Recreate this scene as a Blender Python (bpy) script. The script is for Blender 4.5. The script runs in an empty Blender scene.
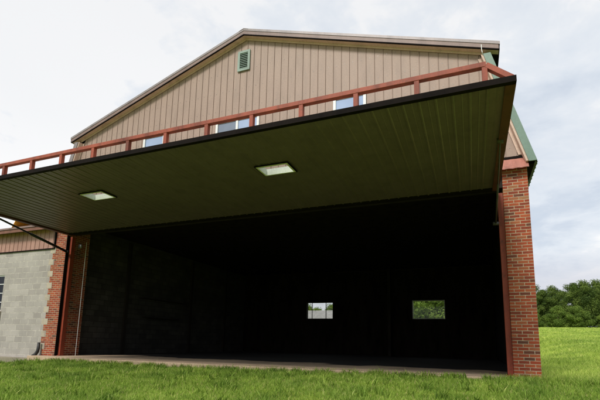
import bpy, math, random
import numpy as np
from mathutils import Matrix, Vector
random.seed(7); RNG = np.random.default_rng(11)
S = bpy.context.scene
COL = S.collection

# ---------------------------------------------------------------- camera
CAM = (-1.2618546, -10.09683437, 0.60161619)
RT = Vector((0.92349536, 0.38299401, 0.02172334)); UP = Vector((0.04316428, -0.16001536, 0.98617033)); FW = Vector((-0.3811734, 0.90978606, 0.16430511))
cd = bpy.data.cameras.new('camera'); cam = bpy.data.objects.new('camera', cd); COL.objects.link(cam)
m = Matrix(((RT.x, UP.x, -FW.x, CAM[0]), (RT.y, UP.y, -FW.y, CAM[1]), (RT.z, UP.z, -FW.z, CAM[2]), (0, 0, 0, 1)))
cam.matrix_world = m
cd.sensor_width = 36; cd.lens = 425.86 / 600 * 36; cd.shift_x = (300 - 293.77) / 600; cd.shift_y = (271.5 - 200) / 600
cd.clip_start = 0.05; cd.clip_end = 4000
S.camera = cam
S.render.resolution_x = 1024; S.render.resolution_y = 683

# ---------------------------------------------------------------- world
SUN_EL = math.radians(44); SUN_AZ = math.radians(191)     # azimuth clockwise from +Y; the sun stands in front of the facade, to the left
w = bpy.data.worlds.new('World'); S.world = w; w.use_nodes = True
nt = w.node_tree; N = nt.nodes; L = nt.links
for n in list(N): N.remove(n)
out = N.new('ShaderNodeOutputWorld'); bg = N.new('ShaderNodeBackground'); bg.inputs['Strength'].default_value = 0.1
sky = N.new('ShaderNodeTexSky'); sky.sky_type = 'NISHITA'; sky.sun_disc = False
sky.sun_elevation = SUN_EL; sky.sun_rotation = SUN_AZ; sky.dust_density = 2.0
tc = N.new('ShaderNodeTexCoord')
sep = N.new('ShaderNodeSeparateXYZ'); L.new(tc.outputs['Generated'], sep.inputs[0])
# cloud deck: project the direction on a flat ceiling so clouds shrink to the horizon
mz = N.new('ShaderNodeMath'); mz.operation = 'MAXIMUM'; L.new(sep.outputs['Z'], mz.inputs[0]); mz.inputs[1].default_value = 0.0
ad = N.new('ShaderNodeMath'); ad.operation = 'ADD'; L.new(mz.outputs[0], ad.inputs[0]); ad.inputs[1].default_value = 0.22
dv = N.new('ShaderNodeVectorMath'); dv.operation = 'DIVIDE'; L.new(tc.outputs['Generated'], dv.inputs[0])
cmb = N.new('ShaderNodeCombineXYZ')
for i in range(3): L.new(ad.outputs[0], cmb.inputs[i])
L.new(cmb.outputs[0], dv.inputs[1])
def wnoise(scale, det, rough, dist=0.0, off=(0, 0, 0)):
    mp = N.new('ShaderNodeMapping'); L.new(dv.outputs[0], mp.inputs[0]); mp.inputs['Location'].default_value = off
    n = N.new('ShaderNodeTexNoise'); L.new(mp.outputs[0], n.inputs['Vector'])
    n.inputs['Scale'].default_value = scale; n.inputs['Detail'].default_value = det; n.inputs['Roughness'].default_value = rough; n.inputs['Distortion'].default_value = dist
    return n.outputs['Fac']
def wramp(src, stops):
    r = N.new('ShaderNodeValToRGB'); L.new(src, r.inputs[0]); e = r.color_ramp.elements
    e[0].position, e[0].color = stops[0][0], (*stops[0][1], 1); e[1].position, e[1].color = stops[-1][0], (*stops[-1][1], 1)
    for p, c in stops[1:-1]:
        k = e.new(p); k.color = (*c, 1)
    return r.outputs[0]
n1 = wnoise(1.5, 6, 0.55, 0.4, (3.1, 1.7, 0)); n2 = wnoise(0.6, 3, 0.5, 0.2, (8.0, 2.0, 0)); n3 = wnoise(4.5, 5, 0.6, 0.3)
# east-west trend of the cloud deck: thicker and whiter to the left of the building
cmix = N.new('ShaderNodeMath'); cmix.operation = 'MULTIPLY_ADD'; L.new(sep.outputs['X'], cmix.inputs[0]); cmix.inputs[1].default_value = -0.24
L.new(n1, cmix.inputs[2])
cadd = N.new('ShaderNodeMath'); cadd.operation = 'MULTIPLY_ADD'; L.new(n3, cadd.inputs[0]); cadd.inputs[1].default_value = 0.7; L.new(cmix.outputs[0], cadd.inputs[2])
cloudcol = wramp(cadd.outputs[0], [(0.48, (4.6, 5.25, 6.2)), (0.68, (5.3, 5.8, 6.5)), (0.80, (6.2, 6.6, 7.1)), (0.92, (6.9, 7.15, 7.45)), (0.99, (7.8, 7.8, 7.8))])
hz = wramp(sep.outputs['Z'], [(0.0, (1, 1, 1)), (0.13, (0.75, 0.75, 0.75)), (0.2, (0.0, 0.0, 0.0))])
mixh = N.new('ShaderNodeMix'); mixh.data_type = 'RGBA'; L.new(hz, mixh.inputs[0]); L.new(cloudcol, mixh.inputs[6]); mixh.inputs[7].default_value = (5.0, 5.1, 5.7, 1)
fac = wramp(n2, [(0.3, (0.86, 0.86, 0.86)), (0.6, (0.97, 0.97, 0.97))])
mx = N.new('ShaderNodeMix'); mx.data_type = 'RGBA'; L.new(fac, mx.inputs[0]); L.new(sky.outputs[0], mx.inputs[6]); L.new(mixh.outputs[2], mx.inputs[7])
L.new(mx.outputs[2], bg.inputs['Color']); L.new(bg.outputs[0], out.inputs[0])

# ---------------------------------------------------------------- sun
sd = bpy.data.lights.new('sun', 'SUN'); sun = bpy.data.objects.new('sun', sd); COL.objects.link(sun)
sd.energy = 2.2; sd.angle = math.radians(14); sd.color = (1.0, 0.955, 0.89)
dirv = Vector((math.sin(SUN_AZ) * math.cos(SUN_EL), math.cos(SUN_AZ) * math.cos(SUN_EL), math.sin(SUN_EL)))
sun.rotation_euler = dirv.to_track_quat('Z', 'Y').to_euler()
sun.location = (-6, -30, 30)

S.view_settings.view_transform = 'Standard'; S.view_settings.look = 'None'; S.view_settings.gamma = 1.0
S.view_settings.exposure = 0.38; S.view_settings.use_curve_mapping = False
S.render.engine = 'CYCLES'

# ---------------------------------------------------------------- materials
def mat(name):
    m = bpy.data.materials.new(name); m.use_nodes = True
    return m, m.node_tree.nodes, m.node_tree.links, m.node_tree.nodes['Principled BSDF']
def coords(N, L, scale=(1, 1, 1)):
    t = N.new('ShaderNodeTexCoord'); mp = N.new('ShaderNodeMapping'); L.new(t.outputs['Object'], mp.inputs[0]); mp.inputs['Scale'].default_value = scale
    return mp.outputs[0]
def noise(N, L, vec, scale, det=4, rough=0.55):
    n = N.new('ShaderNodeTexNoise'); L.new(vec, n.inputs['Vector']); n.inputs['Scale'].default_value = scale
    n.inputs['Detail'].default_value = det; n.inputs['Roughness'].default_value = rough
    return n.outputs['Fac']
def ramp(N, L, src, stops):
    r = N.new('ShaderNodeValToRGB'); L.new(src, r.inputs[0]); e = r.color_ramp.elements
    e[0].position, e[0].color = stops[0][0], (*stops[0][1], 1); e[1].position, e[1].color = stops[-1][0], (*stops[-1][1], 1)
    for p, c in stops[1:-1]:
        k = e.new(p); k.color = (*c, 1)
    return r.outputs[0]
def mul(N, L, a, b, fac=1.0, mode='MULTIPLY'):
    x = N.new('ShaderNodeMix'); x.data_type = 'RGBA'; x.blend_type = mode; x.inputs[0].default_value = fac
    L.new(a, x.inputs[6]); L.new(b, x.inputs[7]); return x.outputs[2]
def mixc(N, L, f, a, b):
    x = N.new('ShaderNodeMix'); x.data_type = 'RGBA'; L.new(f, x.inputs[0])
    for k, s in ((6, a), (7, b)):
        if isinstance(s, tuple): x.inputs[k].default_value = (*s, 1)
        else: L.new(s, x.inputs[k])
    return x.outputs[2]
def bump(N, L, b, h, strength=0.3, dist=0.01):
    n = N.new('ShaderNodeBump'); n.inputs['Strength'].default_value = strength; n.inputs['Distance'].default_value = dist
    L.new(h, n.inputs['Height']); L.new(n.outputs[0], b.inputs['Normal'])

def m_paint(name, c, rough=0.5, metal=0.0, var=0.12, streak=True, spec=0.4):
    """painted or coated metal with faint stains running down"""
    m, N, L, b = mat(name)
    v = coords(N, L, (1, 1, 0.25) if streak else (1, 1, 1))
    f = noise(N, L, v, 3.5, 6, 0.65); g = noise(N, L, coords(N, L), 28, 4, 0.6)
    lo = tuple(x * (1 - var * 1.6) for x in c); hi = tuple(min(1, x * (1 + var)) for x in c)
    c1 = ramp(N, L, f, [(0.3, lo), (0.5, c), (0.72, hi)])
    c2 = mul(N, L, c1, ramp(N, L, g, [(0.3, (0.86, 0.86, 0.86)), (0.6, (1, 1, 1))]))
    L.new(c2, b.inputs['Base Color']); b.inputs['Roughness'].default_value = rough; b.inputs['Metallic'].default_value = metal
    b.inputs['Specular IOR Level'].default_value = spec
    bump(N, L, b, g, 0.15, 0.004)
    return m

def m_brick(name, cols, mortar, bw, rh, ms, dirt=0.25, off=0.5):
    m, N, L, b = mat(name)
    t = N.new('ShaderNodeTexCoord'); s = N.new('ShaderNodeSeparateXYZ'); L.new(t.outputs['Object'], s.inputs[0])
    a = N.new('ShaderNodeMath'); a.operation = 'ADD'; L.new(s.outputs[0], a.inputs[0]); L.new(s.outputs[1], a.inputs[1])
    wob = N.new('ShaderNodeTexNoise'); L.new(t.outputs['Object'], wob.inputs['Vector']); wob.inputs['Scale'].default_value = 6
    wz = N.new('ShaderNodeMath'); wz.operation = 'MULTIPLY_ADD'; L.new(wob.outputs['Fac'], wz.inputs[0]); wz.inputs[1].default_value = 0.012; L.new(s.outputs[2], wz.inputs[2])
    c = N.new('ShaderNodeCombineXYZ'); L.new(a.outputs[0], c.inputs[0]); L.new(wz.outputs[0], c.inputs[1])
    def br(c1, c2, mo, sq=0.0):
        k = N.new('ShaderNodeTexBrick'); L.new(c.outputs[0], k.inputs['Vector']); k.offset = off
        k.inputs['Scale'].default_value = 1; k.inputs['Brick Width'].default_value = bw; k.inputs['Row Height'].default_value = rh
        k.inputs['Mortar Size'].default_value = ms; k.inputs['Mortar Smooth'].default_value = 0.2
        k.inputs['Color1'].default_value = (*c1, 1); k.inputs['Color2'].default_value = (*c2, 1); k.inputs['Mortar'].default_value = (*mo, 1)
        return k
    # brick id value -> colour ramp
    k = br((0, 0, 0), (1, 1, 1), (0, 0, 0)); 
    col = ramp(N, L, k.outputs['Color'], cols)
    n = noise(N, L, t.outputs['Object'], 55, 5, 0.65)
    col = mul(N, L, col, ramp(N, L, n, [(0.25, (0.7, 0.7, 0.7)), (0.65, (1.1, 1.1, 1.1))]))
    n2 = noise(N, L, t.outputs['Object'], 1.6, 4, 0.6)
    mo = mul(N, L, ramp(N, L, noise(N, L, t.outputs['Object'], 9, 3), [(0.3, tuple(x * 0.6 for x in mortar)), (0.6, mortar)]), ramp(N, L, n, [(0.3, (0.85,) * 3), (0.6, (1,) * 3)]))
    x = N.new('ShaderNodeMix'); x.data_type = 'RGBA'; L.new(k.outputs['Fac'], x.inputs[0]); L.new(col, x.inputs[6]); L.new(mo, x.inputs[7])
    fin = mul(N, L, x.outputs[2], ramp(N, L, n2, [(0.3, (1 - dirt,) * 3), (0.65, (1.05,) * 3)]))
    L.new(fin, b.inputs['Base Color']); b.inputs['Roughness'].default_value = 0.88
    inv = N.new('ShaderNodeMath'); inv.operation = 'SUBTRACT'; inv.inputs[0].default_value = 1; L.new(k.outputs['Fac'], inv.inputs[1])
    hh = N.new('ShaderNodeMath'); hh.operation = 'MULTIPLY_ADD'; L.new(n, hh.inputs[0]); hh.inputs[1].default_value = 0.25; L.new(inv.outputs[0], hh.inputs[2])
    bump(N, L, b, hh.outputs[0], 0.7, 0.008)
    return m

M = {}
M['brick'] = m_brick('red_brick', [(0.0, (0.12, 0.045, 0.025)), (0.15, (0.23, 0.042, 0.018)), (0.5, (0.345, 0.058, 0.020)), (0.8, (0.40, 0.085, 0.028)), (0.96, (0.33, 0.11, 0.045)), (1.0, (0.34, 0.16, 0.075))],
                     (0.56, 0.44, 0.30), 0.2032, 0.0677, 0.0068)
M['block'] = m_brick('grey_concrete_block', [(0.0, (0.345, 0.315, 0.285)), (0.5, (0.39, 0.36, 0.325)), (1.0, (0.44, 0.405, 0.365))],
                     (0.60, 0.555, 0.48), 0.4064, 0.2032, 0.010, 0.15)
M['tan'] = m_paint('tan_ribbed_siding', (0.355, 0.255, 0.205), 0.55, 0, 0.08)
M['pink'] = m_paint('dusty_red_siding', (0.40, 0.225, 0.175), 0.55, 0, 0.12)
M['cream'] = m_paint('cream_soffit', (0.62, 0.46, 0.37), 0.6, 0, 0.08)
M['brown'] = m_paint('brown_fascia', (0.23, 0.155, 0.135), 0.5, 0, 0.15)
M['rust'] = m_paint('rust_brown_eave', (0.20, 0.085, 0.055), 0.6, 0, 0.2)
M['greybrown'] = m_paint('weathered_roof_edge', (0.27, 0.235, 0.235), 0.45, 0.1, 0.15)
M['darkbrown'] = m_paint('dark_brown_shade', (0.009, 0.006, 0.005), 0.8, 0, 0.3, spec=0.1)
M['redbrown'] = m_paint('red_brown_channel', (0.10, 0.03, 0.022), 0.6, 0, 0.3)
M['green'] = m_paint('green_metal_roof', (0.15, 0.225, 0.18), 0.45, 0.1, 0.12)
M['greygreen'] = m_paint('pale_green_metal', (0.24, 0.32, 0.27), 0.5, 0.0, 0.12)
M['primer'] = m_paint('red_primer_steel', (0.30, 0.066, 0.034), 0.62, 0, 0.35)
def add_blotch(m, col, scale, lo, hi, stretch=(1, 1, 1)):
    N = m.node_tree.nodes; L = m.node_tree.links; b = N['Principled BSDF']; src = b.inputs['Base Color'].links[0].from_socket
    f = ramp(N, L, noise(N, L, coords(N, L, stretch), scale, 7, 0.7), [(lo, (0, 0, 0)), (hi, (1, 1, 1))])
    L.new(mixc(N, L, f, src, col), b.inputs['Base Color'])
add_blotch(M['primer'], (0.13, 0.045, 0.025), 5.0, 0.56, 0.72)
M['postred'] = m_paint('dark_red_steel', (0.30, 0.055, 0.026), 0.55, 0, 0.25)
M['flash'] = m_paint('salmon_flashing', (0.42, 0.17, 0.125), 0.55, 0, 0.22)
M['olive'] = m_paint('olive_door_lining', (0.155, 0.122, 0.132), 0.38, 0.0, 0.12, spec=0.5)
M['white'] = m_paint('white_vinyl', (0.78, 0.79, 0.78), 0.4, 0, 0.05)
M['skyframe'] = m_paint('pale_frame', (0.74, 0.74, 0.72), 0.5, 0, 0.1)
M['steel'] = m_paint('grey_steel', (0.22, 0.22, 0.21), 0.4, 0.6, 0.2)
M['black'] = m_paint('black_steel', (0.02, 0.02, 0.02), 0.45, 0.2, 0.2)
M['ironstrut'] = m_paint('dull_dark_iron', (0.07, 0.065, 0.06), 0.5, 0.3, 0.2)
M['plastic'] = m_paint('black_plastic', (0.025, 0.025, 0.024), 0.5, 0, 0.2, False)
M['wood_dark'] = m_paint('shade_dark_timber', (0.022, 0.016, 0.011), 0.9, 0, 0.4)  # timber colour darkened to hold the gloom of the interior
M['shadeblack'] = m_paint('shade_black_lining', (0.016, 0.012, 0.009), 0.95, 0, 0.5, spec=0.1)  # near-black base colour, the hall's darkness is put into the lining
M['stone'] = m_paint('buff_stone', (0.46, 0.40, 0.31), 0.85, 0, 0.15, False)
M['orange'] = m_paint('orange_tarpaulin', (0.95, 0.42, 0.05), 0.6, 0, 0.12, False)
M['shedroof'] = m_paint('grey_shed_roof', (0.26, 0.25, 0.24), 0.6, 0.1, 0.2)
M['shedwall'] = m_paint('pale_shed_wall', (0.42, 0.40, 0.36), 0.7, 0, 0.15)
M['bark'] = m_paint('bark', (0.09, 0.065, 0.045), 0.95, 0, 0.35)
M['cardboard'] = m_paint('brown_cardboard', (0.10, 0.07, 0.04), 0.9, 0, 0.2, False)

add_blotch(M['olive'], (0.11, 0.082, 0.085), 1.6, 0.55, 0.85, (1, 0.35, 1))
add_blotch(M['tan'], (0.25, 0.19, 0.155), 2.2, 0.54, 0.8, (1, 1, 0.12))
add_blotch(M['cream'], (0.34, 0.25, 0.19), 3.0, 0.52, 0.8)
add_blotch(M['postred'], (0.11, 0.03, 0.018), 5.0, 0.55, 0.72)
def m_glass_reflect(name, tint, rough=0.06):
    m, N, L, b = mat(name)
    f = noise(N, L, coords(N, L), 1.4, 3, 0.5)
    L.new(ramp(N, L, f, [(0.3, tuple(x * 0.8 for x in tint)), (0.7, tint)]), b.inputs['Base Color'])
    b.inputs['Metallic'].default_value = 0.85; b.inputs['Roughness'].default_value = rough
    return m
M['glassblue'] = m_glass_reflect('blue_reflecting_glass', (0.46, 0.57, 0.74))
M['glassgrey'] = m_glass_reflect('insect_screen_glass', (0.24, 0.28, 0.33), 0.25)
M['glassdark'] = m_glass_reflect('dark_window_glass', (0.035, 0.04, 0.045), 0.12)
def m_clear(name, tint, gl=0.015):
    m, N, L, b = mat(name); o = N['Material Output']; N.remove(b)
    t = N.new('ShaderNodeBsdfTransparent'); g = N.new('ShaderNodeBsdfGlossy'); g.inputs['Roughness'].default_value = 0.05
    n = noise(N, L, coords(N, L), 2, 4, 0.6)
    L.new(ramp(N, L, n, [(0.35, tuple(x * 0.94 for x in tint)), (0.6, tint)]), t.inputs[0])
    x = N.new('ShaderNodeMixShader'); x.inputs[0].default_value = gl; L.new(t.outputs[0], x.inputs[1]); L.new(g.outputs[0], x.inputs[2]); L.new(x.outputs[0], o.inputs[0])
    return m
M['clear'] = m_clear('dusty_clear_glass', (0.95, 0.96, 0.94))
M['milky'] = m_clear('milky_skylight_glass', (0.85, 0.88, 0.84))

def m_concrete(name, base, worn=True):
    m, N, L, b = mat(name); v = coords(N, L)
    a = noise(N, L, v, 1.3, 6, 0.65); c = noise(N, L, v, 35, 5, 0.7)
    col = ramp(N, L, a, [(0.3, tuple(x * 0.7 for x in base)), (0.55, base), (0.75, tuple(x * 1.15 for x in base))])
    col = mul(N, L, col, ramp(N, L, c, [(0.3, (0.75,) * 3), (0.6, (1.05,) * 3)]))
    L.new(col, b.inputs['Base Color']); b.inputs['Roughness'].default_value = 0.9; bump(N, L, b, c, 0.4, 0.006)
    return m, N, L, b, col
M['dimblock'] = m_brick('shade_dark_inner_block', [(0.0, (0.045, 0.04, 0.034)), (0.5, (0.06, 0.054, 0.046)), (1.0, (0.078, 0.07, 0.06))], (0.022, 0.019, 0.015), 0.4064, 0.2032, 0.008, 0.5)  # grey block with the interior shade painted into its colours
M['concrete'] = m_concrete('worn_concrete', (0.40, 0.33, 0.24))[0]
M['apron'] = m_concrete('sunlit_apron_concrete', (0.50, 0.37, 0.25))[0]
M['footing'] = m_concrete('stained_footing', (0.27, 0.235, 0.17))[0]
# floor of the hall: bare pale concrete near the doorway, interior shade painted black behind a ragged edge
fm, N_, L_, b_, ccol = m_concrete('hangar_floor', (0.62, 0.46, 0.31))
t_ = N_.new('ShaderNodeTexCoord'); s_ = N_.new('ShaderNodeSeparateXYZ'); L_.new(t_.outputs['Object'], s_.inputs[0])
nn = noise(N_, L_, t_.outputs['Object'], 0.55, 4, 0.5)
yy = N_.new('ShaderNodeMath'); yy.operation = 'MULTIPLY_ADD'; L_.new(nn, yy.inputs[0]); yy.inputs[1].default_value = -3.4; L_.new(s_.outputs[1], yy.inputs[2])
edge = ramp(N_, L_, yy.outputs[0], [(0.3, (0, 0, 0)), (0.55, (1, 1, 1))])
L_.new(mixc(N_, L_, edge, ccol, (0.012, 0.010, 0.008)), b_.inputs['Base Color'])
M['hallfloor'] = fm

def m_ground():
    m, N, L, b = mat('meadow_ground'); v = coords(N, L)
    big = noise(N, L, v, 0.06, 5, 0.6); mid = noise(N, L, v, 0.7, 5, 0.65); fine = noise(N, L, v, 14, 6, 0.7)
    c = ramp(N, L, mid, [(0.3, (0.15, 0.22, 0.034)), (0.5, (0.24, 0.33, 0.05)), (0.7, (0.34, 0.42, 0.07))])
    c = mul(N, L, c, ramp(N, L, big, [(0.35, (0.8, 0.9, 0.8)), (0.65, (1.2, 1.1, 1.1))]))
    c = mul(N, L, c, ramp(N, L, fine, [(0.3, (0.55, 0.6, 0.5)), (0.65, (1.2, 1.2, 1.2))]))
    L.new(c, b.inputs['Base Color']); b.inputs['Roughness'].default_value = 1.0; b.inputs['Specular IOR Level'].default_value = 0.1
    bump(N, L, b, fine, 0.8, 0.05)
    return m
M['ground'] = m_ground()
def m_leafy(name, stops, trans=0.45, wave=None):
    m, N, L, b = mat(name); o = N['Material Output']
    a = N.new('ShaderNodeAttribute'); a.attribute_name = 'tint'
    col = ramp(N, L, a.outputs['Fac'], stops)
    if wave:
        v = coords(N, L); g = noise(N, L, v, wave, 4, 0.6)
        col = mul(N, L, col, ramp(N, L, g, [(0.35, (0.62, 0.7, 0.6)), (0.62, (1.2, 1.15, 1.1))]))
    L.new(col, b.inputs['Base Color']); b.inputs['Roughness'].default_value = 0.65; b.inputs['Specular IOR Level'].default_value = 0.2
    t = N.new('ShaderNodeBsdfTranslucent'); L.new(col, t.inputs[0])
    x = N.new('ShaderNodeMixShader'); x.inputs[0].default_value = trans; L.new(b.outputs[0], x.inputs[1]); L.new(t.outputs[0], x.inputs[2]); L.new(x.outputs[0], o.inputs[0])
    return m
M['grass'] = m_leafy('grass_blades', [(0.0, (0.10, 0.165, 0.02)), (0.4, (0.245, 0.38, 0.055)), (0.8, (0.43, 0.57, 0.12)), (1.0, (0.66, 0.58, 0.27))], 0.4, 1.1)
M['fgrass'] = m_leafy('meadow_blades', [(0.0, (0.30, 0.43, 0.07)), (0.5, (0.44, 0.57, 0.11)), (1.0, (0.66, 0.69, 0.22))], 0.35, 0.35)
M['leaf'] = m_leafy('dark_leaves', [(0.0, (0.04, 0.072, 0.013)), (0.5, (0.09, 0.145, 0.025)), (1.0, (0.19, 0.26, 0.046))], 0.35)
M['leaf2'] = m_leafy('fresh_leaves', [(0.0, (0.08, 0.13, 0.022)), (0.5, (0.16, 0.245, 0.04)), (1.0, (0.27, 0.36, 0.065))], 0.35)

# ---------------------------------------------------------------- mesh helpers
class MB:
    def __init__(s): s.v = []; s.f = []
    def add(s, vs, fs):
        o = len(s.v); s.v += [tuple(p) for p in vs]; s.f += [tuple(o + i for i in f) for f in fs]; return s
    def box(s, x0, x1, y0, y1, z0, z1):
        return s.add([(x, y, z) for x in (x0, x1) for y in (y0, y1) for z in (z0, z1)],
                     [(0, 1, 3, 2), (4, 6, 7, 5), (0, 4, 5, 1), (2, 3, 7, 6), (0, 2, 6, 4), (1, 5, 7, 3)])
    def prism(s, poly, y0, y1):      # poly of (x, z), extruded along Y
        n = len(poly)
        return s.add([(x, y0, z) for x, z in poly] + [(x, y1, z) for x, z in poly],
                     [tuple(range(n)), tuple(range(2 * n - 1, n - 1, -1))] + [(i, i + n, (i + 1) % n + n, (i + 1) % n) for i in range(n)])
    def beam(s, a, b, w, h, up=(0, 0, 1)):
        a = Vector(a); b = Vector(b); d = (b - a).normalized(); u = Vector(up); r = d.cross(u).normalized(); u = r.cross(d)
        q = [a + r * sx * w / 2 + u * sz * h / 2 for sx, sz in ((-1, -1), (1, -1), (1, 1), (-1, 1))]; q += [p + (b - a) for p in q]
        return s.add(q, [(3, 2, 1, 0), (4, 5, 6, 7)] + [(i, (i + 1) % 4, (i + 1) % 4 + 4, i + 4) for i in range(4)])
    def tube(s, pts, rad, n=8, cap=True):
        pts = [Vector(p) for p in pts]; rad = rad if isinstance(rad, (list, tuple)) else [rad] * len(pts); o = len(s.v); prev = None
        for i, p in enumerate(pts):
            d = (pts[min(i + 1, len(pts) - 1)] - pts[max(i - 1, 0)]).normalized()
            r = d.cross(Vector((0, 0, 1))) if abs(d.z) < 0.95 else d.cross(Vector((0, 1, 0)))
            r.normalize()
            if prev is not None and r.dot(prev) < 0: r = -r
            prev = r; u = r.cross(d)
            for k in range(n):
                t = 2 * math.pi * k / n; q = p + (r * math.cos(t) + u * math.sin(t)) * rad[i]; s.v.append(tuple(q))
        for i in range(len(pts) - 1):
            for k in range(n):
                a = o + i * n + k; b = o + i * n + (k + 1) % n; s.f.append((a, b, b + n, a + n))
        if cap: s.f.append(tuple(o + k for k in range(n))[::-1]); s.f.append(tuple(o + (len(pts) - 1) * n + k for k in range(n)))
        return s
    def build(s, name, material, parent=None, smooth=False, bevel=0):
        me = bpy.data.meshes.new(name); base = Vector((0, 0, 0))
        if parent is not None:
            q = parent
            while q is not None: base += q.location; q = q.parent
        me.from_pydata([(x - base.x, y - base.y, z - base.z) for x, y, z in s.v], [], s.f); me.update()
        me.materials.append(material)
        if smooth: me.polygons.foreach_set('use_smooth', [True] * len(me.polygons))
        o = bpy.data.objects.new(name, me); COL.objects.link(o)
        if parent is not None: o.parent = parent
        if bevel:
            b = o.modifiers.new('bevel', 'BEVEL'); b.width = bevel; b.segments = 2; b.limit_method = 'ANGLE'
        return o
def box(name, material, parent, *a, bevel=0): return MB().box(*a).build(name, material, parent, bevel=bevel)
def thing(name, label, cat, loc, group=None):
    o = bpy.data.objects.new(name, None); COL.objects.link(o); o.location = loc; o.empty_display_size = 0.3
    return tag(o, label, cat, group)
def tag(o, label, cat, group=None):
    o['label'] = label; o['category'] = cat
    if group: o['group'] = group
    return o
def setting(o, kind='structure'):
    o['kind'] = kind; return o

# ribbed sheet: list of (u, depth) along the sheet
def ribs(u0, u1, period, prof, phase=0.0, extra=()):
    pts = {}
    k = math.floor((u0 - phase) / period) - 1
    while phase + k * period < u1 + period:
        for du, dd in prof:
            u = phase + k * period + du
            if u0 < u < u1: pts[round(u, 5)] = dd
        k += 1
    def depth(u):
        t = (u - phase) % period; pr = sorted(prof); pr = [(pr[-1][0] - period, pr[-1][1])] + pr + [(pr[0][0] + period, pr[0][1])]
        for (a, da), (b, db) in zip(pr, pr[1:]):
            if a <= t <= b: return da + (db - da) * (t - a) / max(b - a, 1e-9)
        return 0
    for u in (u0, u1, *extra):
        if u0 <= u <= u1: pts[round(u, 5)] = depth(u)
    return sorted(pts.items())

W = 14.42                      # width of the hall; its right front corner is the origin
PW = 0.50; ZD = 4.08; DD = 4.31; XC = -W / 2
DEPTH = 13.2
ZP, ZK, XK = 9.86, 7.55, -0.42  # peak, knee (outer edge of the roof)
XE, ZE = 0.18, 4.57            # lower eave
OV = -0.20                      # front overhang
TH = 0.19
sl = (ZP - ZK) / (XC - XK)      # slope of the upper roof per metre of x (negative)
def zup(x):                     # outer line of the upper roof
    d = abs(x - XC); return ZP - d * (ZP - ZK) / (XK - XC)
def xst(z):                     # distance from the ridge line to the outer line of the steep roof
    return (XE - XC) - (z - ZE) * 0.766 / 2.72
def zwall(x):                   # underside line of both slopes at the wall
    d = abs(x - XC); zs = ZE + ((XE - XC) - 0.2 - d) * 2.72 / 0.766
    return min(zup(x) - TH, zs)

# ================================================================ ground
def sstep(a, b, x): t = np.clip((x - a) / (b - a), 0, 1); return t * t * (3 - 2 * t)
def gz(x, y):
    x = np.asarray(x, float); y = np.asarray(y, float)
    z = -0.07 - 0.09 * (1 - sstep(-9, -2, x)) + 0.038 * np.minimum(y, 0) * sstep(0, 3, -y + 0.0) 
    z = np.maximum(z, -1.6)
    z = z - 0.33 * (1 - sstep(-16.2, -13.6, x)) * (1 - sstep(0, 6, -y - 1))
    z = z + sstep(0.3, 5, x) * 0.052 * np.clip(y - 1.0, 0, 130) + (1 - sstep(0.3, 5, x)) * 0.012 * np.clip(y - 14, 0, 140)
    z = z + 0.05 * np.sin(x * 0.9 + 1) * np.sin(y * 0.7) * sstep(1, 6, np.abs(y) + np.clip(x, 0, 9)) + 0.15 * np.sin(x * 0.11) * np.cos(y * 0.09) * sstep(12, 40, np.abs(y))
    inside = (x > -W - 0.2) & (x < 0.1) & (y > -0.1) & (y < DEPTH + 0.2)
    return np.where(inside, -0.12, z)
def grid_axis(a, b, lo, hi, n_fine, n_out):
    f = np.linspace(a, b, n_fine); l = a - np.geomspace(0.4, a - lo, n_out)[::-1]; r = b + np.geomspace(0.4, hi - b, n_out); return np.concatenate([l, f, r])
gx = grid_axis(-24, 12, -1500, 1500, 145, 60); gy = grid_axis(-12, 16, -1500, 1500, 113, 60)
X, Y = np.meshgrid(gx, gy, indexing='ij'); Z = gz(X, Y)
nx, ny = X.shape; V = np.stack([X, Y, Z], -1).reshape(-1, 3)
idx = np.arange(nx * ny).reshape(nx, ny); F = np.stack([idx[:-1, :-1], idx[1:, :-1], idx[1:, 1:], idx[:-1, 1:]], -1).reshape(-1, 4)
def npmesh(name, V, F, material, tint=None, smooth=False):
    me = bpy.data.meshes.new(name); k = F.shape[1]
    me.vertices.add(len(V)); me.vertices.foreach_set('co', V.astype(np.float32).ravel())
    me.loops.add(F.size); me.loops.foreach_set('vertex_index', F.astype(np.int32).ravel())
    me.polygons.add(len(F)); me.polygons.foreach_set('loop_start', np.arange(0, F.size, k, dtype=np.int32)); me.polygons.foreach_set('loop_total', np.full(len(F), k, dtype=np.int32))
    if smooth: me.polygons.foreach_set('use_smooth', np.ones(len(F), dtype=bool))
    me.update(calc_edges=True)
    if tint is not None:
        a = me.attributes.new('tint', 'FLOAT', 'POINT'); a.data.foreach_set('value', tint.astype(np.float32))
    me.materials.append(material)
    return me
o = bpy.data.objects.new('ground', npmesh('ground', V, F, M['ground'], smooth=True)); COL.objects.link(o); setting(o)

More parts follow.
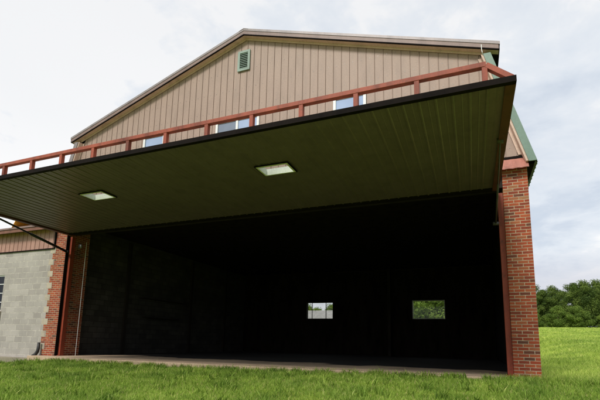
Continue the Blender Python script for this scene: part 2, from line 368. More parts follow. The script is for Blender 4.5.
def blades(x, y, h, wd, seed):
    """curved tapering grass blades, two quads each"""
    r = np.random.default_rng(seed); n = len(x); z = gz(x, y) - 0.01
    a = r.uniform(0, 2 * np.pi, n); lean = r.uniform(0.1, 0.85, n) * h; la = r.uniform(0, 2 * np.pi, n)
    dx, dy = np.cos(a) * wd / 2, np.sin(a) * wd / 2; lx, ly = np.cos(la) * lean, np.sin(la) * lean
    P = np.zeros((n, 6, 3))
    for i, (t, ww) in enumerate(((0, 1), (0.55, 0.8), (1, 0.12))):
        cx = x + lx * t * t; cy = y + ly * t * t; cz = z + h * (t - 0.18 * t * t * (lean / h))
        P[:, 2 * i] = np.stack([cx - dx * ww, cy - dy * ww, cz], -1); P[:, 2 * i + 1] = np.stack([cx + dx * ww, cy + dy * ww, cz], -1)
    b = np.arange(n)[:, None] * 6
    F = np.concatenate([b + np.array([0, 1, 3, 2]), b + np.array([2, 3, 5, 4])])
    patch = 0.5 + 0.5 * np.sin(x * 1.3 + np.sin(y * 1.9) * 1.2) * np.sin(y * 1.1 + x * 0.4)
    t = np.clip(r.normal(0.42, 0.2, n) + 0.16 * (patch - 0.5), 0, 0.92); t = np.where(r.random(n) < 0.045, 1.0, t)
    tint = np.clip(np.repeat(t, 6).reshape(n, 6) + np.array([-0.15, -0.15, 0, 0, 0.1, 0.1]), 0, 1).ravel()
    return P.reshape(-1, 3), F, tint
def outside(x, y):
    return ~(((x > -W - 0.05) & (x < 0.03) & (y > np.where(x < -PW, -0.36 + 0.13 * np.sin(x * 1.7) * np.sin(x * 0.63 + 1) + 0.05 * np.sin(x * 7.3), -0.03))) | ((x <= -W - 0.05) & (y > -0.28)))
n = 520000
x = RNG.uniform(-25, 6, n); y = -8.6 * RNG.random(n) ** 1.0 + 0.6
d = np.hypot(x - CAM[0], y - CAM[1])
keep = outside(x, y) & (d > 2.6) & (RNG.random(n) < np.clip(1.35 - d / 26, 0.35, 1)); x, y, d = x[keep], y[keep], d[keep]
clump = 0.5 + 0.5 * np.sin(x * 2.1 + np.sin(y * 3.3)) * np.sin(y * 2.7 + np.sin(x * 1.7))
h = (0.04 + 0.05 * RNG.random(len(x))) * (0.7 + 0.6 * clump) * np.where(RNG.random(len(x)) < 0.03, 1.6, 1.0)
slabedge = np.exp(-((y + 0.5) / 0.3) ** 2) * (x > -W); h = h * (1 + 0.7 * slabedge * (np.sin(x * 3.7) * np.sin(x * 1.3) > -0.1))
P, Fb, T = blades(x, y, h, 0.0035 + 0.0004 * d + 0.002 * RNG.random(len(x)), 3)
o = bpy.data.objects.new('lawn_grass', npmesh('lawn_grass', P, Fb, M['grass'], T)); COL.objects.link(o)
tag(o, 'bright green unmown grass growing in front of the hangar', 'grass'); setting(o, 'stuff')
# coarse tufts and broad leaves between the blades, thickest along the slab edge
nt_ = 900; tx = RNG.uniform(-22, 4, nt_); ty = -7.5 * RNG.random(nt_) - 0.15; edge_ = RNG.random(nt_) < 0.25; ty = np.where(edge_, -0.40 - 0.3 * RNG.random(nt_), ty)
ok = outside(tx, ty) & (np.hypot(tx - CAM[0], ty - CAM[1]) > 4); tx, ty = tx[ok], ty[ok]
cnt = 22; x = np.repeat(tx, cnt) + RNG.normal(0, 0.05, len(tx) * cnt); y = np.repeat(ty, cnt) + RNG.normal(0, 0.04, len(tx) * cnt); ok = outside(x, y); x, y = x[ok], y[ok]
P, Fb, T = blades(x, y, 0.09 + 0.10 * RNG.random(len(x)), 0.012 + 0.012 * RNG.random(len(x)), 8)
o = bpy.data.objects.new('weeds', npmesh('weeds', P, Fb, M['grass'], np.clip(T - 0.12, 0, 1))); COL.objects.link(o)
tag(o, 'coarse taller weed tufts scattered through the lawn and along the slab', 'weeds'); setting(o, 'stuff')
# open field to the right of and behind the building
n = 190000
dist = 8 + 106 * RNG.random(n) ** 1.6; az = np.radians(RNG.uniform(-6, 30, n)); x = CAM[0] + dist * np.sin(az); y = CAM[1] + dist * np.cos(az)
keep = (y > 0.3) & (x > 0.12); x, y, d = x[keep], y[keep], dist[keep]
h = (0.06 + 0.07 * RNG.random(len(x))) * (1 + d / 90)
P, Fb, T = blades(x, y, h, 0.003 + 0.0011 * d, 5)
o = bpy.data.objects.new('field_grass', npmesh('field_grass', P, Fb, M['fgrass'], T)); COL.objects.link(o)
tag(o, 'yellow green meadow grass covering the field beyond the brick pier', 'grass'); setting(o, 'stuff')

# ================================================================ hangar
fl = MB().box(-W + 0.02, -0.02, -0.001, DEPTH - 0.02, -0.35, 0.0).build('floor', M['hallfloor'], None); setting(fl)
ap = MB().box(-W - 0.15, -PW + 0.05, -0.46, -0.002, -0.35, -0.004).build('pavement', M['apron'], None, bevel=0.015); setting(ap)
H = thing('hangar', 'tan gambrel-roofed hangar with its wide door raised over a black interior', 'hangar', (XC, 0, 0))
# brick piers; the back of each return runs 0.94 m into the hall
pr = MB().box(-PW, 0, 0, 0.94, -0.12, 4.62).build('brick_pier', M['brick'], H, bevel=0.004); pr['label'] = 'tall red brick pier on the right of the doorway'
plm = MB().box(-W, -W + PW, 0, 0.94, -0.12, 4.62)
pl = plm.build('brick_pier', M['brick'], H, bevel=0.004); pl['label'] = 'toothed red brick pier on the left beside grey block'
# toothing into the block wall of the annex
z = 0.0; k = 0
while z < 3.6:
    r_ = random.Random(k * 7 + 1); wdt = 0.10 + 0.09 * r_.random()
    if k % 2 == 0: MB().box(-W - wdt, -W + 0.001, -0.004, 0.1, z, z + 0.2032).build('brick_tooth', M['brick'], pl)
    else: MB().box(-W - 0.21 - 0.05 * r_.random(), -W - 0.03 + 0.06 * r_.random(), -0.006, 0.1, z + 0.006, z + 0.197).build('stone_tooth', M['stone'], pl)
    z += 0.2032; k += 1
box('return_shade_strip', M['darkbrown'], pl, -W + PW + 0.001, -W + PW + 0.015, 0.0, 0.115, 0.0, 4.05)  # dark strip added to paint the shade on the pier's inner return
# door posts, red steel
for x0, x1 in ((-PW - 0.11, -PW + 0.0), (-W + PW, -W + PW + 0.11)):
    q = MB().box(x0 + 0.002, x1 - 0.002, 0.12, 0.135, 0.0, 4.02).box(x0 + 0.002, x1 - 0.002, 0.245, 0.26, 0.0, 4.02).box((x0 + x1) / 2 - 0.012, (x0 + x1) / 2 + 0.012, 0.135, 0.245, 0, 4.02)
    if x0 < -5: q.box(x0 + 0.06, x1 - 0.002, 0.135, 0.245, 0, 3.5)
    else: q.box(x0 + 0.002, x0 + 0.03, 0.135, 0.245, 0, 3.5)
    ps = q.build('door_post', M['postred'], H)
    box('foot_plate', M['postred'], ps, x0 - 0.03, x1 + 0.0, 0.08, 0.3, 0.001, 0.02)
# header above the opening
box('header', M['wood_dark'], H, -W + PW + 0.001, -PW - 0.001, 0.03, 0.35, ZD + 0.03, 4.62)
# flashing: one wavy skirt along the whole front under the siding
prof = [(0.0, 0.0), (0.05, -0.014), (0.10, 0.0), (0.15, 0.004)]
pp = ribs(-W - 0.02, 0.02, 0.17, prof); q = MB(); n = len(pp)
vs = [(x, -0.012 + d * .3, 4.73) for x, d in pp] + [(x, -0.17 + d, 4.47 + d * .9) for x, d in pp] + [(x, -0.012 + d * .3, 4.70) for x, d in pp] + [(x, -0.17 + d, 4.455 + d * .9) for x, d in pp]
q.add(vs, [(i, i + 1, n + i + 1, n + i) for i in range(n - 1)] + [(2 * n + i + 1, 2 * n + i, 3 * n + i, 3 * n + i + 1) for i in range(n - 1)] + [(n + i, n + i + 1, 3 * n + i + 1, 3 * n + i) for i in range(n - 1)])
q.box(-W, 0.0, 0.001, 0.2, 4.621, 4.80)
q.build('flashing', M['flash'], H)
box('drip_gap', M['darkbrown'], H, -W + 0.01, -0.01, -0.02, 0.0, 4.735, 4.79)
# gable siding
GP = [(0.0, 0.0), (0.198, 0.0), (0.205, -0.010), (0.213, -0.010), (0.216, 0.013), (0.223, 0.013)]
zb = 4.80
xl, xr = -W + 0.13, -0.13
def front_sheet(q, x0, x1, period, prof, zlo, zhi, y=0.0, phase=0.0, extra=()):
    pp = ribs(x0, x1, period, prof, phase, extra)
    for (a, da), (b, db) in zip(pp, pp[1:]):
        if zhi(a) <= zlo and zhi(b) <= zlo: continue
        q.add([(a, y + da, zlo), (b, y + db, zlo), (b, y + db, max(zlo, zhi(b))), (a, y + da, max(zlo, zhi(a)))], [(0, 1, 2, 3)])
q = MB(); front_sheet(q, -W + 0.02, -0.02, 0.225, GP, zb, lambda x: zwall(x) + 0.02, 0.0, 0.06, (XC, XK - 0.3, -W - XK + 0.3, -0.1, -W + 0.1))
q.build('gable_siding', M['tan'], H)
q = MB()
for zr in np.arange(5.0, 9.6, 0.61):
    for k in range(64):
        xs_ = -W + 0.06 + 0.1 + k * 0.225
        if xs_ < -0.15 and zwall(xs_) > zr + 0.1 and not (-7.52 < xs_ < -6.98 and zr > 8.5): q.box(xs_ - 0.006, xs_ + 0.006, -0.006, -0.0005, zr - 0.006, zr + 0.006)
sc = q.build('siding_screws', M['steel'], H); sc['kind'] = 'stuff'
q = MB(); poly = [(-W + 0.06, zb), (-0.06, zb), (-0.075 - 0.6, zwall(-0.68) - 0.05), (XC, ZP - TH - 0.05), (-W + 0.68, zwall(-0.68) - 0.05)]
q.prism(poly, 0.03, 0.2); q.build('gable_backing', M['shadeblack'], H)
# roof: upper slopes
def upper(name, material, t0, t1, y0, y1, ext=0.0, side=1):
    xo = XC + side * (XK - XC + ext); ze = zup(XK + ext)
    pts = [(XC, ZP - t0), (xo, ze - t0), (xo, ze - t1), (XC, ZP - t1)]
    if side < 0: pts = pts[::-1]
    return MB().prism(pts, y0, y1).build(name, material, H)
for sd_ in (1, -1):
    upper('upper_roof', M['greybrown'], 0.0, 0.05, OV + 0.0, DEPTH + 0.3, 0.03, sd_)
    f = upper('fascia', M['brown'], 0.05, TH, OV, OV + 0.03, 0.0, sd_)
    upper('roof_edge', M['greybrown'], -0.012, 0.062, OV - 0.012, OV, 0.03, sd_)
    upper('fascia_lip', M['darkbrown'], TH - 0.015, TH + 0.012, OV - 0.008, OV + 0.03, 0.0, sd_)
    upper('soffit', M['cream'], TH - 0.03, TH, OV + 0.031, 0.0, -0.0, sd_)
    upper('roof_deck', M['shadeblack'], 0.051, TH - 0.0, 0.001, DEPTH + 0.25, -0.03, sd_)
    # closure at the knee end
    a = XC + sd_ * (XK - XC); 
    MB().box(min(a, a + 0.02 * sd_), max(a, a + 0.02 * sd_), OV, DEPTH + 0.25, ZK - TH, ZK - 0.055).build('knee_trim', M['darkbrown'], H)
    # steep lower slopes
    def P(off, z): return XC + sd_ * (xst(z) - off)
    ZT = 7.33
    def slab(name, material, o0, o1, y0, y1, z0=ZE, z1=ZT):
        pts = [(P(o0, z0), z0), (P(o0, z1), z1), (P(o1, z1), z1), (P(o1, z0), z0)]
        if sd_ < 0: pts = pts[::-1]
        return MB().prism(pts, y0, y1).build(name, material, H)
    slab('steep_fascia', M['green'] if sd_ > 0 else M['greybrown'], 0.0, 0.155, OV, OV + 0.025)
    slab('steep_soffit', M['cream'], 0.156, 0.2, OV + 0.026, -0.001, ZE + .02)
    slab('rake_trim', M['cream'], 0.201, 0.265, -0.03, -0.013, 4.81)
    upper('rake_board', M['cream'], TH + 0.001, TH + 0.06, -0.031, -0.014, -0.28, sd_)
    slab('steep_deck', M['shadeblack'], 0.03, 0.19, 0.0, DEPTH + 0.25)
    # ribbed steep sheet, ribs run down the slope
    yy_ = ribs(OV + 0.026, DEPTH + 0.28, 0.23, [(0.0, 0.0), (0.17, 0.0), (0.185, 0.013), (0.21, 0.013)])
    q = MB(); n = len(yy_); zlo = ZE - 0.03
    q.v = [(P(-d_, ZT), y_, ZT) for y_, d_ in yy_] + [(P(-d_, zlo), y_, zlo) for y_, d_ in yy_] + [(P(-d_ + 0.012, zlo), y_, zlo) for y_, d_ in yy_] + [(P(0.045, zlo), y_, zlo + 0.02) for y_, d_ in yy_]
    q.f = [(i, i + 1, n + i + 1, n + i) for i in range(n - 1)] + [(n + i, n + i + 1, 2 * n + i + 1, 2 * n + i) for i in range(n - 1)] + [(2 * n + i, 2 * n + i + 1, 3 * n + i + 1, 3 * n + i) for i in range(n - 1)]
    q.build('steep_roof', M['green'], H)
MB().prism([(XC - 0.16, ZP - 0.05), (XC, ZP + 0.015), (XC + 0.16, ZP - 0.05), (XC, ZP - 0.01)][::-1], OV - 0.02, DEPTH + 0.32).build('ridge_cap', M['greybrown'], H)
# side, back walls (inside dark, outside block and siding)
box('side_wall', M['block'], H, -0.2, -0.001, 0.941, DEPTH, -0.12, 4.60)
box('shade_wall_lining', M['shadeblack'], H, -0.24, -0.201, 0.945, DEPTH - 0.25, 0.002, 4.60)
box('side_wall', M['block'], H, -W + 0.001, -W + 0.2, 0.941, DEPTH, -0.12, 4.60)
box('shade_wall_lining', M['dimblock'], H, -W + 0.201, -W + 0.24, 0.945, DEPTH - 0.25, 0.002, 4.60)
# back wall with two window openings, in pieces round the holes
BW = [(-10.1, -8.46), (-4.13, -2.5)]; BZ = (1.94, 2.92); YB = DEPTH - 0.2
def holed(q, y0, y1, x0, x1, z0, z1):
    xs = [x0] + [v for w_ in BW for v in w_] + [x1]
    for i in range(0, len(xs), 2): q.box(xs[i], xs[i + 1], y0, y1, z0, z1)
    for a, b in BW: q.box(a, b, y0, y1, z0, BZ[0]); q.box(a, b, y0, y1, BZ[1], z1)
q = MB(); holed(q, YB, DEPTH, -W + 0.201, -0.201, -0.1, 4.6); q.build('back_wall', M['block'], H)
q = MB(); holed(q, YB - 0.04, YB - 0.001, -W + 0.241, -0.241, 0.002, 4.6); q.build('shade_back_lining', M['shadeblack'], H)
MB().prism([(-W + 0.06, 4.601), (-0.06, 4.601), (-0.68, zwall(-0.68) - 0.05), (XC, ZP - TH - 0.05), (-W + 0.68, zwall(-0.68) - 0.05)], YB, DEPTH).build('back_gable', M['tan'], H)
for i, (a, b) in enumerate(BW):
    q = MB(); t = 0.04
    q.box(a, a + t, YB - 0.02, DEPTH + 0.01, *BZ).box(b - t, b, YB - 0.02, DEPTH + 0.01, *BZ).box(a + t, b - t, YB - 0.02, DEPTH + 0.01, BZ[0], BZ[0] + t).box(a + t, b - t, YB - 0.02, DEPTH + 0.01, BZ[1] - t, BZ[1])
    wn = q.build('back_window', M['steel'] if i else M['wood_dark'], H)
    for u in ((0.21, 0.72) if i == 0 else ()): MB().box(a + (b - a) * u - 0.015, a + (b - a) * u + 0.015, YB + 0.05, YB + 0.09, BZ[0] + t, BZ[1] - t).build('muntin', M['wood_dark'], wn)
    box('pane', M['clear'], wn, a + t, b - t, YB + 0.1, YB + 0.105, BZ[0] + t, BZ[1] - t)
# gable vent
v = MB(); vx0, vx1, vz0, vz1 = -7.46, -7.05, 8.60, 9.26
v.box(vx0, vx0 + 0.07, -0.05, -0.013, vz0, vz1).box(vx1 - 0.07, vx1, -0.05, -0.013, vz0, vz1).box(vx0 + 0.07, vx1 - 0.07, -0.05, -0.013, vz1 - 0.07, vz1).box(vx0 + 0.07, vx1 - 0.07, -0.05, -0.013, vz0, vz0 + 0.07)
vo = v.build('gable_vent', M['greygreen'], H)
q = MB()
for k in range(9):
    zz = vz0 + 0.085 + k * 0.058
    q.add([(vx0 + 0.07, -0.047, zz), (vx1 - 0.07, -0.047, zz), (vx1 - 0.07, -0.02, zz + 0.04), (vx0 + 0.07, -0.02, zz + 0.04), (vx0 + 0.07, -0.043, zz - 0.004), (vx1 - 0.07, -0.043, zz - 0.004), (vx1 - 0.07, -0.016, zz + 0.036), (vx0 + 0.07, -0.016, zz + 0.036)],
          [(0, 1, 2, 3), (7, 6, 5, 4), (0, 4, 5, 1)])
q.build('louvre_slats', M['greygreen'], vo)
box('louvre_backing', M['black'], vo, vx0 + 0.06, vx1 - 0.06, -0.015, -0.0125, vz0 + 0.06, vz1 - 0.06)
# gable windows
for a, b, kinds in ((-10.88, -10.02, ['glassblue']), (-8.12, -6.66, ['glassgrey', 'glassblue']), (-4.44, -3.55, ['glassblue'])):
    q = MB(); t = 0.075; z0, z1 = 6.12, 7.09
    q.box(a, a + t, -0.05, -0.0, z0, z1).box(b - t, b, -0.05, -0.0, z0, z1).box(a + t, b - t, -0.05, 0, z1 - t, z1).box(a + t, b - t, -0.05, 0, z0, z0 + t)
    wn = q.build('gable_window', M['white'], H, bevel=0.004)
    n = len(kinds); seg = (b - a - 2 * t + 0.03) / n
    for k, g in enumerate(kinds):
        u0 = a + t + k * seg; u1 = u0 + seg - 0.03
        if k < n - 1: box('mullion', M['white'], wn, u1 - 0.02, u1 + 0.05, -0.045, -0.014, z0 + t, z1 - t)
        box('pane', M[g], wn, u0, u1, -0.022, -0.018, z0 + t, z1 - t)
    # far ends of the two single windows
# white cable over the fascia near the right knee
MB().tube([(-0.78, OV - 0.02, 7.56), (-0.78, OV - 0.022, 7.44), (-0.77, OV - 0.02, 7.36), (-0.76, -0.05, 7.22)], 0.009, 6).build('white_cable', M['white'], H)

# ---------------------------------------------------------------- the raised door
DX0, DX1 = -W + 0.585, -0.585; DY0, DY1 = -DD, -0.03
SK = [(-9.93, -9.28), (-5.11, -4.47)]; SY = (-2.93, -2.52)
DP = [(0.0, 0.0), (0.085, 0.0), (0.090, -0.004), (0.100, -0.004), (0.105, 0.0), (0.176, 0.0), (0.190, -0.016), (0.210, -0.016), (0.229 - 0.005, 0.0)]
q = MB(); pp = ribs(DX0 + 0.1, DX1 - 0.1, 0.229, DP, 0.02, [v for s in SK for v in s])
for (a, da), (b, db) in zip(pp, pp[1:]):
    mid = (a + b) / 2; holes = any(s0 < mid < s1 for s0, s1 in SK)
    for y0, y1 in (((DY0 + 0.08, SY[0]), (SY[1], DY1 - 0.06)) if holes else ((DY0 + 0.08, DY1 - 0.06),)):
        q.add([(a, y0, ZD + da), (b, y0, ZD + db), (b, y1, ZD + db), (a, y1, ZD + da)], [(0, 3, 2, 1)])
D = q.build('hangar_door', M['olive'], H); D['label'] = 'wide raised door with olive ribbed lining and red truss'
# top skin with the same two openings
q = MB(); xs = [DX0 + 0.1] + [v for s in SK for v in s] + [DX1 - 0.1]
for i in range(0, len(xs), 2): q.box(xs[i], xs[i + 1], DY0 + 0.08, DY1 - 0.06, ZD + 0.03, ZD + 0.05)
for s0, s1 in SK: q.box(s0, s1, DY0 + 0.08, SY[0], ZD + 0.03, ZD + 0.05); q.box(s0, s1, SY[1], DY1 - 0.06, ZD + 0.03, ZD + 0.05)
q.build('outer_skin', M['tan'], D)
MB().box(DX0, DX1, DY0 - 0.02, DY0 + 0.06, ZD - 0.045, ZD + 0.04).build('front_edge', M['darkbrown'], D)
for a_ in (DX1 - 0.13, DX0): MB().box(a_, a_ + 0.13, DY0 + 0.061, DY1, ZD - 0.05, ZD + 0.06).build('side_channel', M['redbrown'], D)
MB().box(DX0 + 0.131, DX1 - 0.131, DY1 - 0.09, DY1, ZD - 0.055, ZD + 0.06).build('hinge_rail', M['darkbrown'], D)
# truss along the outer edge
YT = -4.15; ZR = 4.455
MB().beam((-14.0 + 0.28, YT, ZR), (-0.93, YT, ZR), 0.09, 0.075).build('truss_rail', M['primer'], D, bevel=0.006)
xp = -0.95 ; k = 0
while xp > DX0 + 0.1:
    MB().box(xp - 0.036, xp + 0.036, YT - 0.04, YT + 0.04, ZD + 0.051, ZR - 0.038).build('truss_post', M['primer'], D, bevel=0.004); xp -= 0.9095; k += 1
for s0, s1 in ((-0.93, DX1 - 0.03), (-14.0 + 0.28, DX0 + 0.0)):
    MB().beam((s0, YT, ZR - 0.01), (s1, YT, ZD + 0.1), 0.085, 0.07).build('truss_brace', M['primer'], D)
# skylights
for s0, s1 in SK:
    y0, y1 = SY; q = MB(); t = 0.022
    for (a, b, c, d_) in ((s0 - t, s0, y0 - t, y1 + t), (s1, s1 + t, y0 - t, y1 + t), (s0, s1, y0 - t, y0), (s0, s1, y1, y1 + t)): q.box(a, b, c, d_, ZD - 0.045, ZD - 0.023)
    for (a, b, c, d_) in ((s0, s0 + .012, y0, y1), (s1 - .012, s1, y0, y1), (s0 + .012, s1 - .012, y0, y0 + .012), (s0 + .012, s1 - .012, y1 - .012, y1)): q.box(a, b, c, d_, ZD - 0.045, ZD + 0.09)
    q.build('skylight_frame', M['skyframe'], D)
    q = MB().box(s0 - 0.05, s0 - t - .001, y0 - 0.05, y1 + 0.05, ZD - 0.038, ZD - 0.02).box(s1 + t + .001, s1 + 0.05, y0 - 0.05, y1 + 0.05, ZD - 0.038, ZD - 0.02).box(s0 - t, s1 + t, y0 - 0.05, y0 - t - .001, ZD - 0.038, ZD - 0.02).box(s0 - t, s1 + t, y1 + t + .001, y1 + 0.05, ZD - 0.038, ZD - 0.02)
    q.build('skylight_trim', M['darkbrown'], D)
    box('skylight_pane', M['milky'], D, s0 + .013, s1 - .013, y0 + .013, y1 - .013, ZD + 0.08, ZD + 0.084)
# struts that hold the door up
def strut(a, b, r0, r1, material, cut=0.5):
    a = Vector(a); b = Vector(b); c = a.lerp(b, cut)
    o = MB().tube([a, c], r0, 10).build('door_strut', material, H, True)
    MB().tube([c, b], r1, 10).build('strut_rod', material, o, True)
    MB().tube([b + Vector((-0.05, 0, 0.01)), b + Vector((0.05, 0, 0.01))], 0.045, 10).build('strut_bracket', material, o, True)
    MB().tube([a + Vector((-0.06, 0, 0)), a + Vector((0.06, 0, 0))], 0.04, 10).build('strut_pin', material, o, True)
strut((-13.85, 0.0, 3.47), (-13.74, -2.75, 4.02), 0.042, 0.028, M['black'])
strut((-0.68, -0.02, 3.28), (-0.69, -2.58, 4.02), 0.018, 0.012, M['ironstrut'], 0.55)
MB().tube([(-13.62, 0.55, 3.9), (-13.62, 0.56, 0.0)], 0.007, 6).build('hanging_cable', M['white'], H)
MB().tube([(-13.7, 0.35, 3.72), (-13.7, 0.39, 3.72)], 0.085, 16).build('cable_pulley', M['steel'], H, True)

# ---------------------------------------------------------------- inside the hall
for k, x in enumerate((-13.2, -10.5, -7.2, -5.35, -1.2)):
    if k in (3,): 
        box('timber_post', M['wood_dark'], H, x, x + 0.15, YB - 0.4, YB - 0.25, 0.001, 4.6)
box('shade_ceiling_lining', M['shadeblack'], H, -W + 0.21, -0.21, 0.36, YB - 0.05, 4.605, 4.64)
for y in (3.1, 7.4, 10.6): box('wall_stud', M['wood_dark'], H, -W + 0.241, -W + 0.32, y, y + 0.16, 0.001, 4.5)
for y0, y1, z in ((4.2, 6.4, 1.5), (3.9, 6.8, 2.3)): box('wall_shelf', M['wood_dark'], H, -W + 0.241, -W + 0.52, y0, y1, z, z + 0.04)
# ================================================================ annex
A = thing('annex_building', 'low grey block annex with dusty red siding left of the hangar', 'building', (-19, 0, 0))
AX0, AX1 = -26.0, -W - 0.001
WX = (-18.2, -16.88); WZ = (1.48, 2.79)
q = MB(); q.box(AX0, WX[0], 0.0, 0.2, -0.1, 3.62).box(WX[1], AX1, 0.0, 0.2, -0.1, 3.62).box(WX[0], WX[1], 0, 0.2, -0.1, WZ[0] - 0.2).box(WX[0], WX[1], 0, 0.2, WZ[1], 3.62)
q.build('block_wall', M['block'], A)
box('block_wall', M['block'], A, AX0, AX0 + 0.2, 0.201, 9, -0.4, 3.62)
box('rear_wall', M['block'], A, AX0 + 0.2, AX1, 8.8, 9.0, -0.4, 4.5)
box('footing', M['footing'], A, AX0, -W - 0.16, -0.22, -0.001, -0.6, -0.1, bevel=0.02)
q = MB(); front_sheet(q, AX0, -W - 0.03, 0.225, GP, 3.64, lambda x: 4.33, -0.03, 0.1); q.build('annex_siding', M['pink'], A)
box('siding_backing', M['shadeblack'], A, AX0 + 0.02, AX1 - 0.01, 0.001, 0.2, 3.621, 4.33)
box('drip_strip', M['darkbrown'], A, AX0, AX1 - 0.02, -0.045, -0.001, 3.605, 3.639)
box('corner_trim', M['darkbrown'], A, -W - 0.055, -W - 0.003, -0.05, -0.028, 3.64, 4.33)
box('annex_fascia', M['rust'], A, AX0 - 0.2, AX1, -0.33, -0.30, 4.25, 4.42)
box('annex_soffit', M['brown'], A, AX0 - 0.2, AX1, -0.299, -0.0, 4.335, 4.36)
MB().add([(AX0 - 0.2, -0.36, 4.43), (AX1, -0.36, 4.43), (AX1, 4.5, 5.5), (AX0 - 0.2, 4.5, 5.5), (AX0 - 0.2, 9.2, 4.5), (AX1, 9.2, 4.5),
          (AX0 - 0.2, -0.36, 4.37), (AX1, -0.36, 4.37), (AX1, 4.5, 5.44), (AX0 - 0.2, 4.5, 5.44), (AX0 - 0.2, 9.2, 4.44), (AX1, 9.2, 4.44)],
         [(0, 1, 2, 3), (3, 2, 5, 4), (7, 6, 9, 8), (8, 9, 10, 11), (0, 6, 7, 1), (0, 3, 9, 6), (3, 4, 10, 9), (1, 7, 8, 2), (2, 8, 11, 5)]).build('annex_roof', M['brown'], A)
wn = MB().box(WX[0], WX[0] + 0.04, 0.03, 0.1, *WZ).box(WX[1] - 0.04, WX[1], 0.03, 0.1, *WZ).box(WX[0] + .04, WX[1] - .04, 0.03, 0.1, WZ[1] - 0.04, WZ[1]).box(WX[0] + .04, WX[1] - .04, 0.03, 0.1, WZ[0], WZ[0] + 0.04).build('window_frame', M['white'], A)
q = MB()
for k in (1, 2): u = WX[0] + (WX[1] - WX[0]) * k / 3; q.box(u - 0.014, u + 0.014, 0.04, 0.07, WZ[0] + .04, WZ[1] - .04)
for k in (1, 2, 3): u = WZ[0] + (WZ[1] - WZ[0]) * k / 4; q.box(WX[0] + .04, WX[1] - .04, 0.038, 0.072, u - 0.012, u + 0.012)
q.build('muntins', M['white'], wn)
box('pane', M['glassdark'], wn, WX[0] + .04, WX[1] - .04, 0.075, 0.08, WZ[0] + .04, WZ[1] - .04)
box('window_sill', M['stone'], A, WX[0] - 0.1, WX[1] + 0.06, -0.05, 0.12, WZ[0] - 0.36, WZ[0] - 0.002, bevel=0.01)
# black drain pipe end at the foot of the pier
dp = MB().tube([(-14.56, -0.10, 0.42), (-14.56, -0.10, 0.22), (-14.57, -0.11, 0.12), (-14.62, -0.14, 0.02), (-14.68, -0.19, -0.05)], [0.045, 0.05, 0.055, 0.06, 0.065], 12).build('drain_pipe', M['plastic'], None, True)
tag(dp, 'short black drain pipe elbow at the foot of the left brick pier', 'drain pipe')
# orange tarpaulin on the annex roof
q = MB(); n_ = 18; mm_ = 9
def tarp(u, v):
    x = -16.35 + 1.35 * u; y = -0.34 + 1.1 * v; e = min(1, 7 * u, 7 * (1 - u)) * math.sin(math.pi * min(1, v * 0.9 + 0.08)) ** 0.25
    z = 4.44 + (y + 0.36) * 0.2 + 0.42 * e * (1 - 0.18 * u) + 0.02 * math.sin(9 * u + 5 * v) * math.sin(math.pi * u)
    return (x, y, z)
q.v = [tarp(i / n_, j / mm_) for i in range(n_ + 1) for j in range(mm_ + 1)]
q.f = [(i * (mm_ + 1) + j, (i + 1) * (mm_ + 1) + j, (i + 1) * (mm_ + 1) + j + 1, i * (mm_ + 1) + j + 1) for i in range(n_) for j in range(mm_)]
tp = q.build('tarpaulin', M['orange'], None, True); tag(tp, 'orange tarpaulin lying over something on the annex roof', 'tarpaulin')
sm = tp.modifiers.new('solid', 'SOLIDIFY'); sm.thickness = 0.02

# ================================================================ shed behind
sx, sy = -18.5, 34.0
SH = thing('shed', 'low grey-roofed shed seen through the left back window', 'shed', (sx, sy, 0))
MB().prism([(sx - 7, 0), (sx + 5, 0), (sx + 5, 2.9), (sx - 7, 2.9)], sy, sy + 0.2).build('shed_wall', M['shedwall'], SH)
MB().box(sx - 7, sx - 6.8, sy + .2, sy + 6, 0, 2.9).box(sx + 4.8, sx + 5, sy + .2, sy + 6, 0, 2.9).box(sx - 7, sx + 5, sy + 6, sy + 6.2, 0, 2.9).build('shed_wall', M['shedwall'], SH)
MB().add([(sx - 7.3, sy - 0.4, 2.85), (sx + 5.3, sy - 0.4, 2.85), (sx + 5.3, sy + 3.1, 4.35), (sx - 7.3, sy + 3.1, 4.35), (sx - 7.3, sy + 6.6, 2.85), (sx + 5.3, sy + 6.6, 2.85)], [(0, 1, 2, 3), (3, 2, 5, 4), (0, 3, 4), (1, 5, 2)]).build('shed_roof', M['shedroof'], SH)
box('shed_door', M['wood_dark'], SH, sx + 1, sx + 2.2, sy - 0.04, sy - 0.001, 0.3, 2.4)

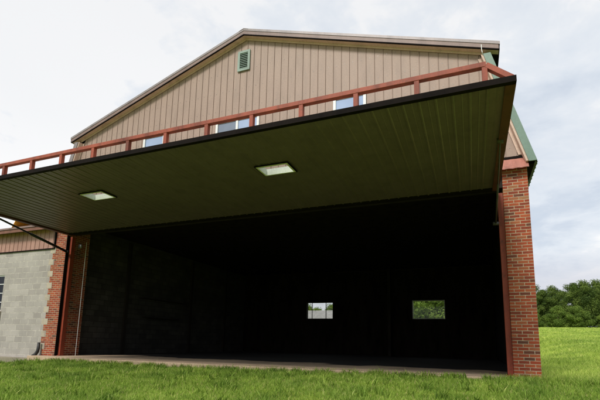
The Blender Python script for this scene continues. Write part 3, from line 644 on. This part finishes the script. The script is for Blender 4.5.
# ================================================================ trees
def tree_meshes(seed, hgt, rad, leafmat, nleaf, leaf, low=0.12):
    r = np.random.default_rng(seed); rr = random.Random(seed)
    q = MB(); th = hgt * 0.62; pts = [(0, 0, -0.3)]; px = py = 0
    for k in range(1, 6): px += rr.uniform(-.12, .12); py += rr.uniform(-.12, .12); pts.append((px, py, th * k / 5))
    q.tube(pts, [hgt * 0.03 * (1 - 0.14 * k) for k in range(6)], 8)
    cl = []
    nb = 64
    for k in range(nb):
        zf = low + (1 - low) * ((k + rr.random()) / nb); a = rr.uniform(0, 6.283)
        env = math.sin(math.pi * min(1, (zf * 0.86 + 0.16)) ** 0.9) ** 0.6
        rd = rad * env * rr.uniform(0.25, 1.0); cr = rad * rr.uniform(0.13, 0.36) * (1.05 - 0.35 * zf)
        c = (rd * math.cos(a), rd * math.sin(a), hgt * zf * 0.93)
        cl.append((*c, cr))
        if k % 5 == 0 and 0.2 < zf < 0.9:
            b = pts[min(5, max(1, int(zf * 6) - 1))]; q.tube([b, ((b[0] + c[0]) / 2, (b[1] + c[1]) / 2, (b[2] + c[2]) / 2 + .2), c], [hgt * .011, hgt * .008, hgt * .004], 5)
    cl = np.array(cl); wts = cl[:, 3] ** 2; pick = r.choice(len(cl), nleaf, p=wts / wts.sum())
    dirs = r.normal(size=(nleaf, 3)); dirs /= np.linalg.norm(dirs, axis=1)[:, None]
    rr_ = cl[pick, 3] * np.clip(np.abs(r.normal(0.85, 0.25, nleaf)), 0, 1.25)
    P = cl[pick, :3] + dirs * rr_[:, None] * np.array([1, 1, 0.8])
    P[:, 2] = np.maximum(P[:, 2], 0.15)
    nrm = dirs + r.normal(scale=0.7, size=(nleaf, 3)); nrm /= np.linalg.norm(nrm, axis=1)[:, None]
    t1 = np.cross(nrm, r.normal(size=(nleaf, 3))); t1 /= np.linalg.norm(t1, axis=1)[:, None]; t2 = np.cross(nrm, t1)
    s = leaf * r.uniform(0.6, 1.3, nleaf)[:, None]
    V = np.stack([P - t1 * s, P - t2 * s * 0.6, P + t1 * s, P + t2 * s * 0.6], 1).reshape(-1, 3)
    F = np.arange(nleaf * 4).reshape(-1, 4)
    ctint = r.uniform(0.2, 0.8, len(cl)); tint = np.clip(ctint[pick] + r.normal(0, 0.15, nleaf), 0, 1)
    cm = npmesh('crown', V, F, leafmat, np.repeat(tint, 4))
    me = bpy.data.meshes.new('trunk'); me.from_pydata(q.v, [], q.f); me.update(); me.materials.append(M['bark'])
    return me, cm
protos = [tree_meshes(1, 9.5, 4.0, M['leaf'], 20000, 0.12), tree_meshes(2, 8.3, 3.6, M['leaf2'], 18000, 0.12), tree_meshes(3, 10.2, 3.7, M['leaf'], 20000, 0.13, 0.08), tree_meshes(4, 6.0, 3.2, M['leaf2'], 24000, 0.12, 0.02)]
def plant(kind, az, dist, s, label, group, rot):
    a = math.radians(az); x = CAM[0] + dist * math.sin(a); y = CAM[1] + dist * math.cos(a)
    o = bpy.data.objects.new('tree', None); COL.objects.link(o); o.location = (x, y, float(gz(x, y)) - 0.05); o.rotation_euler.z = rot; o.scale = (s, s, s)
    tag(o, label, 'tree', group)
    for nm, me in zip(('trunk', 'crown'), protos[kind]):
        c = bpy.data.objects.new(nm, me); COL.objects.link(c); c.parent = o
tr = random.Random(5)
WL = 'dense leafy tree in the woodland edge at the far side of the field'
az = 1.0
i = 0
while az < 40:
    plant(tr.choice([0, 0, 1, 2, 2]), az + tr.uniform(-.3, .3), tr.uniform(104, 112), tr.uniform(0.85, 1.08), WL, 'trees at the far edge of the field', tr.uniform(0, 6.28))
    az += 1.75; i += 1
az = 0.3
while az < 40:
    plant(tr.choice([0, 2, 2]), az, tr.uniform(118, 124), tr.uniform(1.05, 1.2), WL, 'trees at the far edge of the field', tr.uniform(0, 6.28)); az += 2.1
az = 2
while az < 40:
    plant(3, az + tr.uniform(-.4, .4), tr.uniform(99, 103), tr.uniform(0.6, 0.85), 'low bushy tree along the foot of the woodland edge', 'low trees along the field edge', tr.uniform(0, 6.28)); az += 2.3
BL = 'leafy tree behind the hangar, seen through the right back window'
for a_, d_, k_, s_ in ((-8.2, 40, 3, 1.15), (-5.3, 38, 3, 1.2), (-2.4, 41, 3, 1.1), (-6.6, 48, 1, 0.95), (-3.6, 49, 0, 0.9), (-8.8, 50, 2, 0.8), (-1.5, 47, 2, 0.85), (-5.0, 44, 3, 1.25), (-7.4, 45, 3, 1.2)):
    plant(k_, a_, d_, s_, BL, 'trees behind the right back window', a_ * 2)
for a_, d_, k_, s_ in ((-22.2, 62, 1, 0.72), (-19.4, 64, 1, 0.72), (-16.6, 60, 3, 1.05), (-24.8, 66, 0, 0.8), (-20.8, 60, 1, 0.74), (-17.6, 58, 1, 0.72)):
    plant(k_, a_, d_, s_, 'leafy tree standing beyond the grey shed roof', 'trees beyond the shed', a_)
